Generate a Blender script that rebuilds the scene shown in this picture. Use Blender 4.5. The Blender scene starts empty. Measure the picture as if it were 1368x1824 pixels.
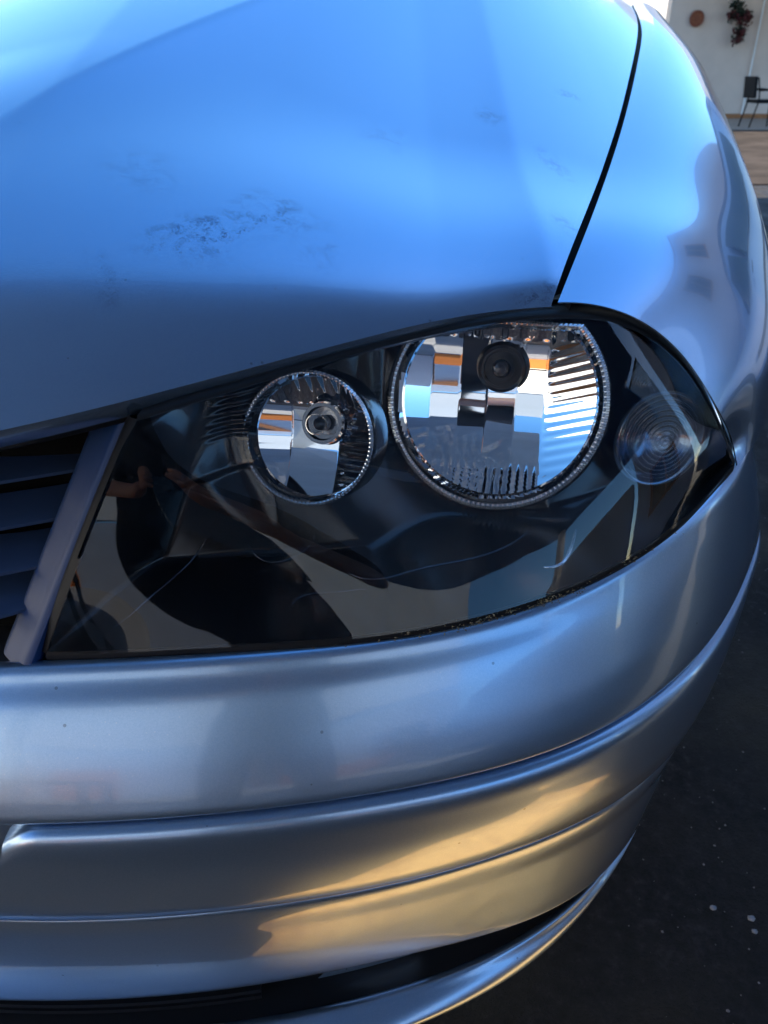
import bpy, math, random
import numpy as np
from mathutils import Vector, Matrix
random.seed(7); np.random.seed(7)
R = math.radians
scn = bpy.context.scene
col = scn.collection
# ------------------------------------------------------------------ camera
CAMZ = 0.97; PITCH = R(29.7); FP = 1378.0
cd = bpy.data.cameras.new('camera'); cam = bpy.data.objects.new('camera', cd); col.objects.link(cam)
cam.location = (0, 0, CAMZ); cam.rotation_euler = (R(90)-PITCH, 0, 0)
cd.sensor_fit = 'VERTICAL'; cd.sensor_height = 24; cd.lens = FP/1824*24
cd.clip_start = .01; cd.clip_end = 500
cd.dof.use_dof = True; cd.dof.focus_distance = .60; cd.dof.aperture_fstop = cd.lens/2.1
scn.camera = cam
# ------------------------------------------------------------------ world, sun, exposure
SUN_EL, SUN_AZ = 40.0, 80.0     # azimuth clockwise from +Y
w = bpy.data.worlds.new('World'); scn.world = w; w.use_nodes = True
nt = w.node_tree; nt.nodes.clear()
sky = nt.nodes.new('ShaderNodeTexSky'); sky.sky_type = 'NISHITA'; sky.sun_disc = False
sky.sun_elevation = R(SUN_EL); sky.sun_rotation = R(SUN_AZ); sky.ozone_density = 3.0
sky.air_density = 1.0; sky.dust_density = 0.1
hs = nt.nodes.new('ShaderNodeHueSaturation'); hs.inputs['Saturation'].default_value = 1.22; hs.inputs['Hue'].default_value = .497
bg = nt.nodes.new('ShaderNodeBackground'); bg.inputs[1].default_value = .12
wo = nt.nodes.new('ShaderNodeOutputWorld')
nt.links.new(sky.outputs[0], hs.inputs['Color']); nt.links.new(hs.outputs[0], bg.inputs[0]); nt.links.new(bg.outputs[0], wo.inputs[0])
sd = bpy.data.lights.new('sun', 'SUN'); sd.energy = 5.0; sd.angle = R(.5); sd.color = (1, .88, .70)
sun = bpy.data.objects.new('sun', sd); col.objects.link(sun)
el, az = R(SUN_EL), R(SUN_AZ)
sdir = Vector((math.sin(az)*math.cos(el), math.cos(az)*math.cos(el), math.sin(el)))
sun.rotation_euler = sdir.to_track_quat('Z', 'Y').to_euler(); sun.location = sdir*20
vs = scn.view_settings; vs.view_transform = 'Standard'; vs.look = 'None'; vs.gamma = 1; vs.exposure = 1.78
scn.cycles.max_bounces = 10; scn.cycles.transparent_max_bounces = 12; scn.cycles.glossy_bounces = 6
scn.cycles.sample_clamp_indirect = 6; scn.cycles.use_denoising = True
scn.cycles.caustics_reflective = True

# ------------------------------------------------------------------ pixel <-> place
CP, SP = math.cos(PITCH), math.sin(PITCH)
def ray(px, py):
    x = (px-684)/FP; u = (912-py)/FP
    return np.array([x, CP+u*SP, -SP+u*CP])
def at_z(px, py, z):
    d = ray(px, py); t = (z-CAMZ)/d[2]; return np.array([0, 0, CAMZ])+d*t
def at_y(px, py, y):
    d = ray(px, py); t = y/d[1]; return np.array([0, 0, CAMZ])+d*t
def at_d(px, py, dep):
    return np.array([0, 0, CAMZ])+ray(px, py)*dep
def proj(p):
    p = np.asarray(p, float); z = p[..., 2]-CAMZ
    dep = p[..., 1]*CP - z*SP; up = p[..., 1]*SP + z*CP
    return np.stack([684+FP*p[..., 0]/dep, 912-FP*up/dep], -1)
CAR = R(12.0)                                  # the car's long axis, turned from +Y toward +X
AX = np.array([math.sin(CAR), math.cos(CAR), 0.]); OUT = np.array([math.cos(CAR), -math.sin(CAR), 0.]); UPV = np.array([0, 0, 1.])
CEN = np.array([-.49, .38, 0.])                # front of the car on its centre line
def mirror(p):
    p = np.asarray(p, float); s = (p-CEN)@OUT
    return p-2*s*OUT
# ------------------------------------------------------------------ curve and mesh helpers
def bbasis(t, nc):
    k = 3; kn = np.concatenate([[0]*k, np.linspace(0, 1, nc-k+1), [1]*k]); t = np.clip(np.asarray(t, float), 0, 1-1e-9)
    B = np.zeros((len(t), len(kn)-1))
    for i in range(len(kn)-1): B[:, i] = (t >= kn[i]) & (t < kn[i+1])
    for d in range(1, k+1):
        N = np.zeros((len(t), len(kn)-1-d))
        for i in range(len(kn)-1-d):
            a = kn[i+d]-kn[i]; b = kn[i+d+1]-kn[i+1]
            if a > 0: N[:, i] += (t-kn[i])/a*B[:, i]
            if b > 0: N[:, i] += (kn[i+d+1]-t)/b*B[:, i+1]
        B = N
    return B
def curve(pts, n=160, nc=8, lam=1e-5, arclen=True):
    """smooth cubic B-spline through the points, even along its length"""
    P = np.asarray(pts, float); d = np.r_[0, np.cumsum(np.linalg.norm(np.diff(P, axis=0), axis=1))]; t = d/d[-1]
    nc = min(nc, len(P)+2)
    B = bbasis(t, nc); D = np.diff(np.eye(nc), 2, axis=0); W = np.ones(len(t)); W[0] = W[-1] = 30
    C = np.linalg.solve((B.T*W)@B+lam*D.T@D+1e-10*np.eye(nc), (B.T*W)@P)
    Q = bbasis(np.linspace(0, 1, 900), nc)@C
    if not arclen: return bbasis(np.linspace(0, 1, n), nc)@C
    l = np.r_[0, np.cumsum(np.linalg.norm(np.diff(Q, axis=0), axis=1))]
    return np.stack([np.interp(np.linspace(0, l[-1], n), l, Q[:, k]) for k in range(3)], 1)
def sub(c, a, b, n):
    """part a..b (0..1) of a polyline, n points"""
    l = np.r_[0, np.cumsum(np.linalg.norm(np.diff(c, axis=0), axis=1))]; l /= l[-1]
    return np.stack([np.interp(np.linspace(a, b, n), l, c[:, k]) for k in range(3)], 1)
def catrows(rows, m, relax=4):
    """shape-keeping cubic across a list of rows (each n x 3) -> m rows, then eased"""
    Rw = np.asarray(rows, float); k = len(Rw)
    seg = np.linalg.norm(np.diff(Rw, axis=0), axis=2).mean(1); t = np.r_[0, np.cumsum(seg)]; h = np.diff(t)[:, None, None]
    dl = np.diff(Rw, axis=0)/h; D = np.zeros_like(Rw)
    if k > 2:
        w1 = 2*h[1:]+h[:-1]; w2 = h[1:]+2*h[:-1]; a, b = dl[:-1], dl[1:]
        same = (a*b) > 0; den = w1/np.where(same, a, 1)+w2/np.where(same, b, 1)
        D[1:-1] = np.where(same, (w1+w2)/den, 0); D[0] = dl[0]; D[-1] = dl[-1]
    else: D[:] = dl[0]
    out = []
    for s_ in np.linspace(0, t[-1], m):
        i = min(k-2, max(0, np.searchsorted(t, s_, side='right')-1)); hh = t[i+1]-t[i]; u = (s_-t[i])/hh
        out.append((2*u**3-3*u*u+1)*Rw[i]+(u**3-2*u*u+u)*hh*D[i]+(3*u*u-2*u**3)*Rw[i+1]+(u**3-u*u)*hh*D[i+1])
    o = np.array(out)
    if m > 40:
        for _ in range(relax): o[1:-1] = .5*o[1:-1]+.25*(o[:-2]+o[2:])
    return o
WL = {}
def build(name, V, F, mat, parent=None, smooth=True, sharp=None, kind=None):
    V = np.asarray(V, float).reshape(-1, 3); c = V.mean(0)
    me = bpy.data.meshes.new(name); me.from_pydata((V-c).tolist(), [], [tuple(map(int, f)) for f in F]); me.update()
    if smooth:
        me.polygons.foreach_set('use_smooth', [True]*len(me.polygons))
        if sharp: me.set_sharp_from_angle(angle=R(sharp))
    me.materials.append(mat)
    o = bpy.data.objects.new(name, me); col.objects.link(o)
    if parent is not None: o.parent = parent; o.location = Vector(c)-WL[parent.name]
    else: o.location = c
    WL[o.name] = Vector(c)
    if kind: o['kind'] = kind
    return o
def gridf(n, m, closed_u=False, off=0, flip=False):
    F = []
    for j in range(m-1):
        for i in range(n if closed_u else n-1):
            a = off+j*n+i; b = off+j*n+(i+1) % n; f = (a, b, b+n, a+n)
            F.append(f[::-1] if flip else f)
    return F
def sheet(name, G, mat, parent, thick=.0015, flip=False, sharp=None, kind=None):
    """G (m,n,3) grid -> closed thin shell"""
    G = np.asarray(G); m, n = G.shape[:2]
    du = np.gradient(G, axis=1); dv = np.gradient(G, axis=0); N = np.cross(du, dv); N /= np.linalg.norm(N, axis=2, keepdims=True)+1e-12
    if flip: N = -N
    V = np.concatenate([G.reshape(-1, 3), (G-N*thick).reshape(-1, 3)]); F = gridf(n, m, flip=flip)+gridf(n, m, off=n*m, flip=not flip)
    k = n*m
    per = [i for i in range(n)]+[j*n+n-1 for j in range(1, m)]+[(m-1)*n+i for i in range(n-2, -1, -1)]+[j*n for j in range(m-2, 0, -1)]
    for a, b in zip(per, per[1:]+per[:1]): F.append((b, a, a+k, b+k) if not flip else (a, b, b+k, a+k))
    return build(name, V, F, mat, parent, True, sharp or 50, kind)
def tube(path, r, seg=8, caps=True):
    P = np.asarray(path, float); T = np.gradient(P, axis=0); T /= np.linalg.norm(T, axis=1, keepdims=True)+1e-12
    up = np.array([0, 0, 1.]) if abs(T[0][2]) < .9 else np.array([1., 0, 0]); V = []
    rr = np.broadcast_to(np.asarray(r, float), (len(P),))
    for i in range(len(P)):
        a = np.cross(T[i], up); a /= np.linalg.norm(a)+1e-12; b = np.cross(a, T[i])
        up = b
        for s in range(seg):
            q = 2*math.pi*s/seg; V.append(P[i]+rr[i]*(math.cos(q)*a+math.sin(q)*b))
    F = gridf(seg, len(P), True)
    if caps: F += [tuple(range(seg))[::-1], tuple((len(P)-1)*seg+s for s in range(seg))]
    return V, F
def box(c, s, rot=0.0):
    c = np.array(c, float); V = []
    for z in (-.5, .5):
        for x, y in ((-.5, -.5), (.5, -.5), (.5, .5), (-.5, .5)):
            X, Y = x*s[0], y*s[1]; V.append(c+np.array([X*math.cos(rot)-Y*math.sin(rot), X*math.sin(rot)+Y*math.cos(rot), z*s[2]]))
    return V, [(3, 2, 1, 0), (4, 5, 6, 7), (0, 1, 5, 4), (1, 2, 6, 5), (2, 3, 7, 6), (3, 0, 4, 7)]
def join(parts):
    V, F = [], []
    for v, f in parts:
        o = len(V); V += list(v); F += [tuple(i+o for i in q) for q in f]
    return V, F
def lathe(c, axis, prof, seg=64, side=None):
    """profile [(r, d)] turned about axis through c; d runs along axis"""
    axis = np.asarray(axis, float); axis = axis/np.linalg.norm(axis); a = np.cross(axis, UPV) if abs(axis[2]) < .9 else np.array([1., 0, 0])
    a /= np.linalg.norm(a); b = np.cross(a, axis); V = []
    for r, d in prof:
        for s in range(seg):
            q = 2*math.pi*s/seg; V.append(np.asarray(c)+axis*d+r*(math.cos(q)*a+math.sin(q)*b))
    return V, gridf(seg, len(prof), True)
def empty(name, loc, parent=None):
    o = bpy.data.objects.new(name, None); col.objects.link(o); o.empty_display_size = .1
    o.location = Vector(loc)-(WL[parent.name] if parent else Vector((0, 0, 0)))
    if parent: o.parent = parent
    WL[o.name] = Vector(loc); return o
def tag(o, label, cat, group=None):
    o['label'] = label; o['category'] = cat
    if group: o['group'] = group
    return o
# ------------------------------------------------------------------ materials
def mat(name, c=(.5, .5, .5), rough=.5, metal=0, coat=0, coat_r=.03, ior=1.5, **k):
    m = bpy.data.materials.new(name); m.use_nodes = True; b = m.node_tree.nodes['Principled BSDF']
    b.inputs['Base Color'].default_value = (*c, 1); b.inputs['Roughness'].default_value = rough; b.inputs['Metallic'].default_value = metal
    b.inputs['Coat Weight'].default_value = coat; b.inputs['Coat Roughness'].default_value = coat_r; b.inputs['IOR'].default_value = ior
    for q, v in k.items(): b.inputs[q.replace('_', ' ')].default_value = v
    return m
def N(m, t, **k):
    n = m.node_tree.nodes.new('ShaderNode'+t)
    for a, v in k.items():
        if a in n.inputs.keys() if hasattr(n.inputs, 'keys') else False: n.inputs[a].default_value = v
        else: setattr(n, a, v)
    return n
def L(m, a, b): m.node_tree.links.new(a, b)
def P(m): return m.node_tree.nodes['Principled BSDF']
def geo_pos(m): return N(m, 'NewGeometry').outputs['Position']
def noise(m, scale, detail=4, rough=.5, vec=None, dist=0):
    n = N(m, 'TexNoise'); n.inputs['Scale'].default_value = scale; n.inputs['Detail'].default_value = detail; n.inputs['Roughness'].default_value = rough; n.inputs['Distortion'].default_value = dist
    L(m, vec or geo_pos(m), n.inputs['Vector']); return n
def ramp(m, src, stops):
    r = N(m, 'ValToRGB'); e = r.color_ramp.elements
    while len(e) < len(stops): e.new(.5)
    for q, (p, c) in zip(e, stops): q.position = p; q.color = (*c, 1) if len(c) == 3 else c
    L(m, src, r.inputs[0]); return r.outputs[0]
def mathn(m, op, a, b=None):
    n = N(m, 'Math'); n.operation = op
    for i, v in enumerate((a, b)):
        if v is None: continue
        if isinstance(v, (int, float)): n.inputs[i].default_value = v
        else: L(m, v, n.inputs[i])
    return n.outputs[0]
def mixc(m, f, a, b):
    n = N(m, 'Mix'); n.data_type = 'RGBA'
    if isinstance(f, (int, float)): n.inputs[0].default_value = f
    else: L(m, f, n.inputs[0])
    for i, v in ((6, a), (7, b)):
        if isinstance(v, tuple): n.inputs[i].default_value = (*v, 1)
        else: L(m, v, n.inputs[i])
    return n.outputs[2]
def bump(m, h, strength=.3, dist=.001):
    n = N(m, 'Bump'); n.inputs['Strength'].default_value = strength; n.inputs['Distance'].default_value = dist
    L(m, h, n.inputs['Height']); L(m, n.outputs[0], P(m).inputs['Normal']); return n
def near(m, c, rx, ry, rz, rot=0.0):
    """1 at c, 0 outside an ellipsoid round it: where a patch of dirt sits"""
    mp = N(m, 'Mapping'); mp.vector_type = 'POINT'
    L(m, geo_pos(m), mp.inputs[0])
    v = N(m, 'VectorMath'); v.operation = 'SUBTRACT'; L(m, geo_pos(m), v.inputs[0]); v.inputs[1].default_value = tuple(c)
    m.node_tree.nodes.remove(mp)
    r = N(m, 'VectorRotate'); r.rotation_type = 'Z_AXIS'; r.inputs['Angle'].default_value = -rot; L(m, v.outputs[0], r.inputs['Vector'])
    s = N(m, 'VectorMath'); s.operation = 'DIVIDE'; L(m, r.outputs[0], s.inputs[0]); s.inputs[1].default_value = (rx, ry, rz)
    l = N(m, 'VectorMath'); l.operation = 'LENGTH'; L(m, s.outputs[0], l.inputs[0])
    q = N(m, 'MapRange'); q.inputs['From Min'].default_value = 1; q.inputs['From Max'].default_value = .25; L(m, l.outputs['Value'], q.inputs['Value']); q.interpolation_type = 'SMOOTHSTEP'
    return q.outputs[0]

def paint(name, dirt=(), dust=.0, base_r=.25):
    m = mat(name, (.33, .47, .65), base_r, .90, coat=1.0, coat_r=.018)
    b = P(m)
    # aluminium flake: each tiny cell tilted its own way
    v = N(m, 'TexVoronoi'); v.inputs['Scale'].default_value = 1300; L(m, geo_pos(m), v.inputs['Vector'])
    c1 = mixc(m, ramp(m, v.outputs['Color'], [(0, (0, 0, 0)), (1, (1, 1, 1))]), (.30, .44, .62), (.36, .50, .68))
    sp = N(m, 'TexVoronoi'); sp.inputs['Scale'].default_value = 130; L(m, geo_pos(m), sp.inputs['Vector'])
    sc = N(m, 'SeparateColor'); L(m, sp.outputs['Color'], sc.inputs[0])
    spk = mathn(m, 'MULTIPLY', mathn(m, 'LESS_THAN', sp.outputs['Distance'], .16), mathn(m, 'GREATER_THAN', sc.outputs[0], .985))
    cc = mixc(m, mathn(m, 'MULTIPLY', spk, .55), c1, (.07, .08, .1))
    du_ = N(m, 'TexVoronoi'); du_.inputs['Scale'].default_value = 420; L(m, geo_pos(m), du_.inputs['Vector']); ds = N(m, 'SeparateColor'); L(m, du_.outputs['Color'], ds.inputs[0])
    dm = mathn(m, 'MULTIPLY', mathn(m, 'LESS_THAN', du_.outputs['Distance'], .25), mathn(m, 'GREATER_THAN', ds.outputs[1], .90))
    patch = ramp(m, noise(m, 7, 4, .6).outputs['Fac'], [(.45, (0, 0, 0)), (.62, (1, 1, 1))])
    cc = mixc(m, mathn(m, 'MULTIPLY', mathn(m, 'MULTIPLY', dm, patch), .30), cc, (.62, .66, .70))
    fine = ramp(m, mathn(m, 'MULTIPLY', noise(m, 230, 10, .8, dist=3.0).outputs['Fac'], mathn(m, 'ADD', noise(m, 38, 4, .6, dist=1.5).outputs['Fac'], .5)), [(.50, (0, 0, 0)), (.58, (1, 1, 1))])
    tot = None
    for (c, rx, ry, rz, rot, amt) in dirt:
        a = mathn(m, 'MULTIPLY', mathn(m, 'MULTIPLY', near(m, c, rx, ry, rz, rot), fine), amt)
        tot = a if tot is None else mathn(m, 'MAXIMUM', tot, a)
    if tot is not None: cc = mixc(m, tot, cc, (.035, .05, .11))
    L(m, cc, b.inputs['Base Color'])
    dn = noise(m, 9, 5, .6)
    rr = mathn(m, 'ADD', mathn(m, 'MULTIPLY', dn.outputs['Fac'], .05), .015+dust)
    L(m, rr, b.inputs['Coat Roughness'])
    bn = N(m, 'Bump'); bn.inputs['Strength'].default_value = .12; bn.inputs['Distance'].default_value = .0004
    L(m, noise(m, 420, 2).outputs['Fac'], bn.inputs['Height']); L(m, bn.outputs[0], b.inputs['Normal'])
    return m
M = {}
M['black'] = mat('black_plastic', (.012, .013, .016), .32)
bump(M['black'], noise(M['black'], 900, 2).outputs['Fac'], .25, .0003)
M['void'] = mat('unlit_black', (.004, .004, .004), .9, Specular_IOR_Level=.1)
M['rubber'] = mat('black_rubber', (.006, .006, .007), .6, Specular_IOR_Level=.25)
M['grille'] = mat('grille_plastic', (.010, .036, .115), .42, .0, Specular_IOR_Level=.35)
M['slat'] = mat('slat_plastic', (.035, .065, .14), .42)
bump(M['grille'], noise(M['grille'], 1200, 2).outputs['Fac'], .4, .0003)
M['bezel'] = mat('bezel_black', (.006, .0065, .008), .16)
M['chrome'] = mat('reflector_chrome', (.86, .88, .9), .025, 1.0)
M['dullchrome'] = mat('smoked_chrome', (.10, .11, .13), .12, 1.0)
M['metal'] = mat('dark_metal', (.05, .05, .055), .3, .9)
M['tyre'] = mat('tyre_rubber', (.015, .015, .016), .8)
M['alloy'] = mat('wheel_alloy', (.45, .46, .48), .35, .9)
def thin_glass(name, tint=(.93, .95, .97), rough=.0, ior=1.5, wave=0.0):
    m = bpy.data.materials.new(name); m.use_nodes = True; t = m.node_tree; t.nodes.clear()
    tr = t.nodes.new('ShaderNodeBsdfTransparent'); tr.inputs[0].default_value = (*tint, 1)
    gl = t.nodes.new('ShaderNodeBsdfGlossy'); gl.inputs['Roughness'].default_value = rough
    fr = t.nodes.new('ShaderNodeFresnel'); fr.inputs[0].default_value = ior
    mx = t.nodes.new('ShaderNodeMixShader'); o = t.nodes.new('ShaderNodeOutputMaterial')
    t.links.new(fr.outputs[0], mx.inputs[0]); t.links.new(tr.outputs[0], mx.inputs[1]); t.links.new(gl.outputs[0], mx.inputs[2]); t.links.new(mx.outputs[0], o.inputs[0])
    bf = t.nodes.new('ShaderNodeNewGeometry'); mr = t.nodes.new('ShaderNodeMapRange')       # a thin pane mirrors alike from both sides
    mr.inputs['To Min'].default_value = ior; mr.inputs['To Max'].default_value = 1/ior
    t.links.new(bf.outputs['Backfacing'], mr.inputs['Value']); t.links.new(mr.outputs[0], fr.inputs[0])
    if wave:
        g = t.nodes.new('ShaderNodeNewGeometry'); n = t.nodes.new('ShaderNodeTexNoise'); n.inputs['Scale'].default_value = 12; b = t.nodes.new('ShaderNodeBump')
        b.inputs['Strength'].default_value = wave; b.inputs['Distance'].default_value = .002
        t.links.new(g.outputs['Position'], n.inputs[0]); t.links.new(n.outputs[0], b.inputs['Height'])
        t.links.new(b.outputs[0], gl.inputs['Normal']); t.links.new(b.outputs[0], fr.inputs['Normal'])
    return m
M['lens'] = thin_glass('clear_lens', (.95, .96, .97), .004, 1.62, .12)
M['bulbglass'] = thin_glass('bulb_glass', (.95, .96, .97), .0, 1.5)
M['window'] = thin_glass('tinted_glass', (.22, .25, .27), .0, 1.5)

# ------------------------------------------------------------------ the car body: curves at their heights
def lerp_z(pts):  return np.array([at_z(*p) for p in pts])
groove_px = [(60, 1471, .49), (300, 1460, .49), (500, 1440, .49), (700, 1411, .49), (850, 1380, .49), (1000, 1331, .49), (1130, 1268, .49), (1230, 1181, .49), (1290, 1100, .49), (1325, 1022, .49), (1348, 950, .49)]
crease_px = [(0, 1635, .37), (200, 1634, .37), (400, 1620, .37), (600, 1590, .37), (750, 1559, .37), (900, 1515, .37), (1020, 1465, .37), (1100, 1420, .37), (1180, 1350, .37)]
lower_px = [(0, 1786, .21), (300, 1775, .21), (500, 1751, .21), (700, 1714, .21), (880, 1659, .21), (1000, 1609, .21), (1080, 1564, .21)]
lip_px = [(0, 1196, .590), (200, 1188, .590), (400, 1177, .590), (600, 1159, .590), (750, 1139, .593), (900, 1103, .597), (1050, 1047, .604), (1200, 951, .619), (1280, 873, .632), (1317, 836, .64)]
hood_px = [(0, 768, .757), (120, 741, .762), (240, 711, .7665), (400, 669, .774), (560, 626, .780), (700, 590, .786), (850, 557, .791), (985, 541, .795)]
def left_ext(P3, zc):
    """carry a front curve on past the car's centre line"""
    q = [mirror(p) for p in P3[::-1] if True]
    q = [p for p in q if (p-P3[0])@OUT < -.12 and (p-P3[0])@OUT > -.85]
    return np.array(q) if len(q) else np.empty((0, 3))
SIDE = lambda y, dx=0., z=.49: np.array([.437+(y-.77)*.19+dx, y, z])
g3 = lerp_z(groove_px); c3 = lerp_z(crease_px); l3 = lerp_z(lower_px); t3 = lerp_z(lip_px); h3 = lerp_z(hood_px)
g3 = np.vstack([left_ext(g3, None), g3, [SIDE(.92), SIDE(1.08)]])
c3 = np.vstack([left_ext(c3, None), c3, [[.335, .625, .37], [.385, .715, .37], [.425, .81, .37], SIDE(.93, -.012, .37), SIDE(1.05, -.012, .37)]])
l3 = np.vstack([left_ext(l3, None), l3, [[.29, .595, .21], [.335, .67, .21], [.375, .76, .21], [.40, .86, .21], [.42, .98, .21]]])
t3 = np.vstack([left_ext(t3, None), t3, [[.352, .688, .643], [.375, .742, .648], [.40, .82, .652], [.425, .92, .655], [.452, 1.06, .658]]])
NU = 260
GC, CC, LC, TC = (curve(q, NU, 14, 2e-4) for q in (g3, c3, l3, t3))
def frame(c, ref):
    T = np.gradient(c, axis=0); T /= np.linalg.norm(T, axis=1, keepdims=True)
    V = ref-c; Nn = np.cross(T, V); Nn /= np.linalg.norm(Nn, axis=1, keepdims=True)
    return T, Nn
def outn(c):
    T = np.gradient(c, axis=0); T[:, 2] = 0; T /= np.linalg.norm(T, axis=1, keepdims=True)
    return np.stack([T[:, 1], -T[:, 0], np.zeros(len(T))], 1)    # horizontal, away from the car
Z = lambda v: np.array([0, 0, v])
car = empty('hatchback_car', tuple(CEN+AX*1.8))
tag(car, 'silver metallic hatchback mirroring blue sky, seen close at its headlight, parked in the shade', 'car')
def bez(rows, m): return catrows(rows, m)
# dirt spots come from points of the photograph carried onto the panels
DH = []
def hood_edge_fn():
    pts = np.vstack([left_ext(h3, None), h3]); pts = pts[np.argsort(pts[:, 0])]
    return pts
HE = hood_edge_fn()
# hood front edge as a smooth curve, past the centre line on the left
h_all = np.vstack([[mirror(p) for p in h3[::-1] if (mirror(p)-h3[0])@OUT < -.16], h3])
HC = curve(h_all, NU, 12, 3e-5)
def edge_at(X):
    """front edge (y, z) of the hood at world X"""
    return np.interp(X, HC[:, 0], HC[:, 1]), np.interp(X, HC[:, 0], HC[:, 2])
def lam_of(X): return np.interp(X, [-1.2, -.3, -.12, .05, .3, .8], [.085, .085, .060, .040, .034, .034])
CR0, CR1 = None, None
def hood_base(X, Y):
    # smooth extension of the front edge to the right of the hood corner
    ey, ez = edge_at(np.minimum(X, h3[-1][0]))
    d = np.maximum(0, X-h3[-1][0]); ey = ey+.12*d; ez = ez-.12*d-.5*d*d
    s = Y-ey; lam = lam_of(X)
    s0 = np.maximum(s, -.02)
    return ez+.44*s-.078*s*s+.80*lam*(1-np.exp(-s0/lam))
def cast(fn, px, py, y0=.4, y1=3.):
    d = ray(px, py); ys = np.linspace(y0, y1, 1300); t = ys/d[1]
    x = d[0]*t; z = CAMZ+d[2]*t; f = z-fn(x, ys)
    k = np.where((f[:-1] > 0) & (f[1:] <= 0))[0]
    if not len(k): return None
    i = k[0]; a = f[i]/(f[i]-f[i+1]); yy = ys[i]+a*(ys[i+1]-ys[i]); tt = yy/d[1]
    return np.array([0, 0, CAMZ])+d*tt
def hood_z(X, Y):
    z = hood_base(X, Y)
    # the long crease that runs from beside the grille back toward the windscreen pillar
    q = (X-KP[0])*KN[0]+(Y-KP[1])*KN[1]            # + toward the car's centre
    qq = -np.minimum(q, 0); fade = np.clip((Y-.62)/.35, 0, 1)
    z = z-.16*np.maximum(q, 0)*fade*fade*(3-2*fade)
    return z-.050*(1-np.exp(-qq/.08))*fade*fade*(3-2*fade)
a_, b_ = cast(hood_base, 0, 215), cast(hood_base, 430, 8)
KP = a_[:2]; kt = (b_-a_)[:2]; kt /= np.linalg.norm(kt); KN = np.array([-kt[1], kt[0]])
gap_px = [(985, 541), (1010, 470), (1030, 420), (1050, 370), (1070, 315), (1090, 260), (1106, 205), (1120, 150), (1131, 100), (1137, 60)]
gp = [cast(hood_z, *p) for p in gap_px]
print('GAP', [np.round(p, 3).tolist() for p in gp if p is not None])
print('crease', a_, b_, 'top', cast(hood_z, 684, 2))
gp = [p for p in gp if p is not None]
gp[0] = h3[-1]
dd = gp[-1]-gp[-3]; dd /= np.linalg.norm(dd)
e1 = gp[-1]+dd*.25+np.array([-.01, 0, -.0]); e2 = e1+dd*.3+np.array([-.03, 0, 0])
for e in (e1, e2): e[2] = float(hood_z(e[0], e[1]))
GAP = curve(gp+[e1, e2], 200, 10, 1e-4)
YB = GAP[-1][1]
for (px, py, rx, ry, rot, amt) in [(400, 405, .085, .028, .55, .75), (480, 375, .04, .04, .9, .7), (330, 430, .06, .03, .2, .5), (560, 420, .03, .05, .3, .35), (985, 290, .018, .06, .35, .55), (1008, 402, .016, .035, .4, .6), (872, 205, .025, .035, 0, .6), (1012, 168, .025, .018, 0, .7), (180, 490, .014, .035, .5, .55), (965, 522, .04, .012, .3, .6), (700, 250, .06, .05, .3, .25), (250, 300, .06, .06, .3, .25)]:
    c = cast(hood_z, px, py)
    if c is not None: DH.append((c, rx, ry, .08, rot, amt))
M['hood'] = paint('hood_paint', DH, .03)
M['paint'] = paint('body_paint'); M['bump'] = paint('bumper_paint', (), .01, .31)
# ------------------------------------------------------------------ hood
nu, nv = 230, 200
us = np.linspace(0, 1, nu); G = np.zeros((nv, nu, 3))
ed = sub(HC, 0, 1, nu); gapline = GAP
Lx = HC[0][0]
for j in range(nv):
    v = (j/(nv-1))**1.5
    g = sub(gapline, v, v, 1)[0]-OUT*.0015
    y_off = g[1]-h3[-1][1]
    for i in range(nu):
        u = us[i]
        X = ed[i][0]+(g[0]-ed[-1][0])*(u**1.0 if v > 0 else 0)*1.0
        Y = ed[i][1]+y_off*(1)+0
        G[j, i] = (X, Y, 0)
G[..., 2] = hood_z(G[..., 0], G[..., 1])
# turn the front edge under
fl = []
e0 = G[0].copy(); nin = -outn(e0)
for (a, b) in [(.016, -.020), (.006, -.014), (.0012, -.0045)]: fl.append(e0+nin*a+Z(b))
hood = sheet('hood', np.concatenate([np.array(fl), G]), M['hood'], car, .0012, flip=False)
# side flange beside the gap: dark joint below both panels
gn = np.stack([OUT]*len(GAP))
J = np.array([GAP-OUT*.012+Z(-.004), GAP+Z(-.020), GAP+OUT*.014+Z(-.005)])
sheet('panel_joint', catrows(J, 7), M['rubber'], car, .001, flip=True)

# ------------------------------------------------------------------ fender
fe_px = [(993, 541, .796), (1060, 545, .794), (1120, 563, .786), (1180, 600, .769), (1240, 668, .740), (1285, 745, .702), (1311, 830, .650)]
fe3 = lerp_z(fe_px)
FE = curve(fe3, 40, 7, 1e-5)
GW = .0062
stations = [FE+0]
K = 40
tail = np.array([[.352, .688, .647], [.372, .735, .651]])
Yg = [.76, .84, .94, 1.06, 1.22, 1.42, 1.65, YB-.02]
lt = np.r_[0, np.cumsum(np.linalg.norm(np.diff(GAP, axis=0), axis=1))]
for k, y in enumerate(Yg):
    g = np.array([np.interp(y, GAP[:, 1], GAP[:, c]) for c in range(3)])+OUT*GW
    Wd = np.interp(y, [.72, .85, 1.0, 1.2, 1.5, 2.2], [.175, .212, .224, .218, .200, .17])
    zb = .655; H = g[2]-zb
    pr = []
    for j in range(K):
        ph = math.pi/2*(j/(K-1)); n_ = 2.25
        o = Wd*math.sin(ph)**(2/n_); zz = H*(1-math.cos(ph)**(2/n_)) if ph < math.pi/2-1e-6 else H
        sb = -.035*(j/(K-1))**2*np.interp(y, [.7, .95], [1, 0])
        pr.append(g+OUT*o+AX*sb+Z(-zz))
    pr = curve(pr, K, 16, 1e-7)
    stations.append(pr)
Gf = catrows(np.array(stations), 140, 40)
fen = sheet('fender', Gf, M['paint'], car, .0015, flip=True)
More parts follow.
